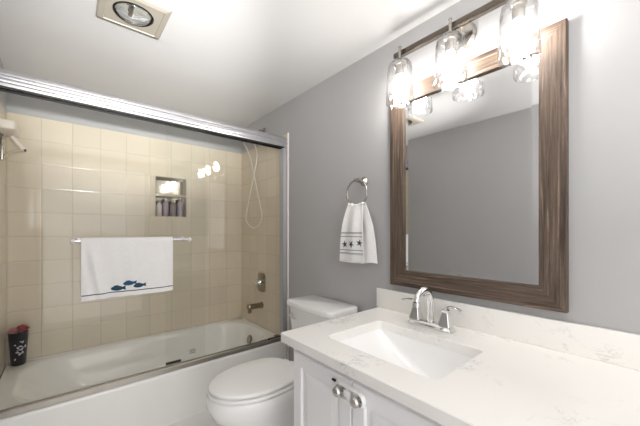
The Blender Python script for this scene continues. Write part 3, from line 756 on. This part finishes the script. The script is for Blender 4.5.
# ------------------------------------------------------------------ vanity light
LX = -.105; LYS = (.858, .607, .356); BZ = 2.078
t = thing('vanity_light', 'three-lamp nickel bar light with hammered glass shades over the mirror', 'wall light', (0, .607, 2.06))
bm = B(); lathe(bm, [(0, 0), (.066, 0), (.066, .010), (.057, .020), (.030, .024), (0, .024)], (-.0005, .607, 2.06), (-1, 0, 0), 40); obj('back_plate', bm, 'nickel', t)
bm = B(); box(bm, LX+.012, LX+.038, .607-.298, .607+.298, BZ-.013, BZ+.012, .002); obj('bar', bm, 'bar_metal', t)
for dy in (-.026, .026):
    bm = B(); tube(bm, [(-.023, .607+dy*.6, 2.062), (-.05, .607+dy, 2.068), (LX+.0385, .607+dy, BZ)], .0065, 12); obj('support_arm', bm, 'nickel', t)
SB = 1.822
for y in LYS:
    bm = B(); cyl(bm, (LX, y, SB+.2035), (LX, y, BZ+.018), .0062, 14); lathe(bm, [(0, 0), (.008, 0), (.008, .004), (.004, .008), (0, .009)], (LX, y, BZ+.018), n=14)
    box(bm, LX-.004, LX+.0118, y-.007, y+.007, BZ-.008, BZ+.008)
    stm = obj('lamp_stem', bm, 'nickel', t)
    bm = B(); lathe(bm, [(0, .0), (.019, .0), (.021, .006), (.021, .048), (.026, .052), (.026, .058), (.010, .0675), (0, .0675)], (LX, y, SB+.1355), n=26); obj('lamp_socket', bm, 'nickel', t)
    bm = B()
    po = [(.0665, 0), (.0660, .03), (.0640, .080), (.0615, .130), (.0585, .168), (.0545, .188), (.046, .199), (.0285, .202)]
    pi_ = [(.0285, .199), (.045, .196), (.0520, .186), (.0557, .167), (.0587, .130), (.0612, .080), (.0632, .03), (.0637, 0)]
    lathe(bm, po+pi_, (LX, y, SB), n=48, closed=True); obj('glass_shade', bm, 'shade_glass', t, 60)
    bm = B(); lathe(bm, [(0, .030), (.015, .032), (.028, .041), (.035, .058), (.0355, .072), (.031, .092), (.022, .114), (.015, .130), (0, .1345)], (LX, y, SB), n=24); obj('bulb', bm, 'bulb', t, 60)

# ------------------------------------------------------------------ towel ring and hand towel
RY, RZ, RX = 1.178, 1.418, -.068
t = thing('towel_ring', 'round nickel towel ring on the grey wall', 'towel ring', (0, RY+.012, 1.485))
bm = B(); lathe(bm, [(0, 0), (.027, 0), (.027, .006), (.021, .014), (.014, .022), (.011, .040), (.011, .058), (0, .060)], (-.0005, RY, 1.493), (-1, 0, 0), 28); obj('wall_post', bm, 'nickel', t)
bm = B(); lathe(bm, [(0, -.016), (.010, -.016), (.011, -.012), (.011, .012), (.010, .016), (0, .016)], (RX, RY, 1.4945), (0, 1, 0), 20); obj('ring_clasp', bm, 'nickel', t)
bm = B(); tube(bm, [(RX, RY+.077*math.cos(2*PI*k/56), RZ+.077*math.sin(2*PI*k/56)) for k in range(56)], .0052, 12, closed=True); obj('ring', bm, 'nickel', t)
tw = thing('hand_towel', 'white hand towel with charcoal starfish hanging through the ring', 'towel', (RX, 1.18, 1.02))
ZTOP = RZ-.077
def sheet(yc0, yc1, w0, w1, xoff, zb, phase, amp):
    def width(z):
        k = max(0, min(1, (ZTOP-z)/(ZTOP-zb))); return k, w0+(w1-w0)*(k**.7), yc0+(yc1-yc0)*k
    def xx(y, z):
        k, w, yc = width(z); s = (y-yc)/w
        a = amp*(1-.55*k)
        return RX+xoff*(.52+.48*min(1, k*3))-a*math.cos(s*9+phase)*min(1, .25+2*k)-.008*math.sin(k*PI)*(1 if xoff < 0 else -1)
    return width, xx
def make_sheet(args, zb):
    width, xx = sheet(*args)
    def fn(u, v):
        z = zb+(ZTOP+.007-zb)*v + .003*math.sin(u*11)*(1-v); k, w, yc = width(z); y = yc+w*(u-.5)
        return Vector((xx(y, z), y, z)), Vector((-1, 0, 0))
    return fn, width, xx
fa = (1.182, 1.198, .116, .190, -.022, 1.026, .6, .0085); fb = (1.174, 1.150, .116, .206, .022, 1.020, 2.2, .0080)
fnA, wA, xA = make_sheet(fa, 1.026); fnB, wB, xB = make_sheet(fb, 1.020)
bm = cloth(fnA, 44, 70, .005); merge(bm, cloth(fnB, 44, 70, .005))
# gathered saddle resting over the bottom of the ring
def saddle(u, v):
    a = PI*v; k, w, yc = wA(ZTOP); y = yc-.005+w*(u-.5)
    zc = RZ-math.sqrt(max(1e-6, .077**2-min(.07, abs(y-RY))**2))
    r = .0115+.002*math.sin(u*26)
    ex = Vector((RX-r*math.cos(a), y, ZTOP-.001+min(zc-ZTOP, .010)+r*math.sin(a))); return ex, Vector((-math.cos(a), 0, math.sin(a)))
merge(bm, cloth(saddle, 44, 14, .005))
obj('terry_cloth', bm, 'towel', tw, 70)
def band(z, h, m, nm='woven_band'):
    bm = B(); lo = []; k, w, yc = wA(z)
    for i in range(41):
        y = yc+w*(i/40-.5)*.985; x = xA(y, z)-.0028
        lo.append([(x, y, z), (x-.0009, y, z), (x-.0009, y, z+h), (x, y, z+h)])
    loft(bm, lo); obj(nm, bm, m, tw)
for z in (1.186, 1.166, 1.088, 1.070): band(z, .0035, 'grey_thread')
for z in (1.191, 1.065): band(z, .0016, 'grey_thread')
for fy_, fz, rot in ((-.31, 1.122, .2), (.03, 1.124, .9), (.36, 1.132, .5)):
    k, w, yc = wA(fz); cy_ = yc-w*fy_*1.0*(-1) if False else yc-w*fy_
    poly = []
    for q in range(20):
        a = 2*PI*q/20+rot; r = (.022, .0115, .0066, .0115)[q % 4]
        poly.append((cy_+r*math.cos(a), fz+r*math.sin(a)))
    bm = B(); f = [bm.verts.new((xA(y, z)-.0042, y, z)) for y, z in poly]; b_ = [bm.verts.new((xA(y, z)-.0028, y, z)) for y, z in poly]
    c = bm.verts.new((xA(cy_, fz)-.0050, cy_, fz))
    for i in range(20):
        j = (i+1) % 20; bm.faces.new((f[i], f[j], c)); bm.faces.new((f[i], b_[i], b_[j], f[j]))
    obj('starfish_embroidery', bm, 'star_thread', tw, 60)
bm = B()
for i in range(40):
    y = wA(1.026)[2]+wA(1.026)[1]*(i/39-.5)*.98; x = xA(y, 1.03)
    tube(bm, [(x, y, 1.030), (x-.001, y+.001, 1.018+.002*math.sin(i*2.3))], .0016, 6)
obj('fringe', bm, 'fringe', tw)

# ------------------------------------------------------------------ ceiling lamp
t = thing('ceiling_lamp', 'square off-white ceiling lamp with round reflector bulb', 'ceiling light', (-1.106, 1.636, ZC))
cx, cy, hs = -1.106, 1.636, .136
bm = B()
def sq(h, z): return at_z(rrect(cx-h, cx+h, cy-h, cy+h, .006, 3, 14), z)
def ci(r, z):
    n = len(sq(.1, 0)); l = sq(.1, 0); out = []
    for x, y, _ in l:
        a = math.atan2(y-cy, x-cx); out.append((cx+r*math.cos(a), cy+r*math.sin(a), z))
    return out
lp = [sq(hs, ZC-.0005), sq(hs, ZC-.008), sq(hs-.006, ZC-.014), sq(hs-.026, ZC-.020), sq(hs-.028, ZC-.016), ci(.084, ZC-.016), ci(.082, ZC-.012), ci(.082, ZC-.0005)]
loft(bm, lp+[lp[0]], False, False); obj('trim_plate', bm, 'lamp_plate', t, 25)
bm = B(); lathe(bm, [(.0815, -.001), (.0815, -.016), (.078, -.019), (.0745, -.016), (.0745, -.001)], (cx, cy, ZC), n=40, closed=True); obj('black_baffle', bm, 'black', t)
bm = B(); lathe(bm, [(0, -.0008), (.0715, -.0008), (.0715, -.010), (.060, -.0045), (.030, -.0025), (0, -.002)], (cx, cy, ZC), n=40); rf = obj('reflector', bm, 'reflector', t, 50)
bm = B(); lathe(bm, [(.0715, -.0105), (.070, -.020), (.056, -.030), (.035, -.036), (0, -.038), (0, -.0365), (.034, -.0345), (.054, -.0285), (.0675, -.019), (.069, -.0105)], (cx, cy, ZC), n=40, closed=True); obj('bulb_lens', bm, 'lens', t, 60)
bm = B(); tube(bm, [(cx-.012, cy+.02, ZC-.012), (cx-.012, cy-.06, ZC-.018)], [.009, .006], 12); obj('filament_stem', bm, 'bronze', rf)
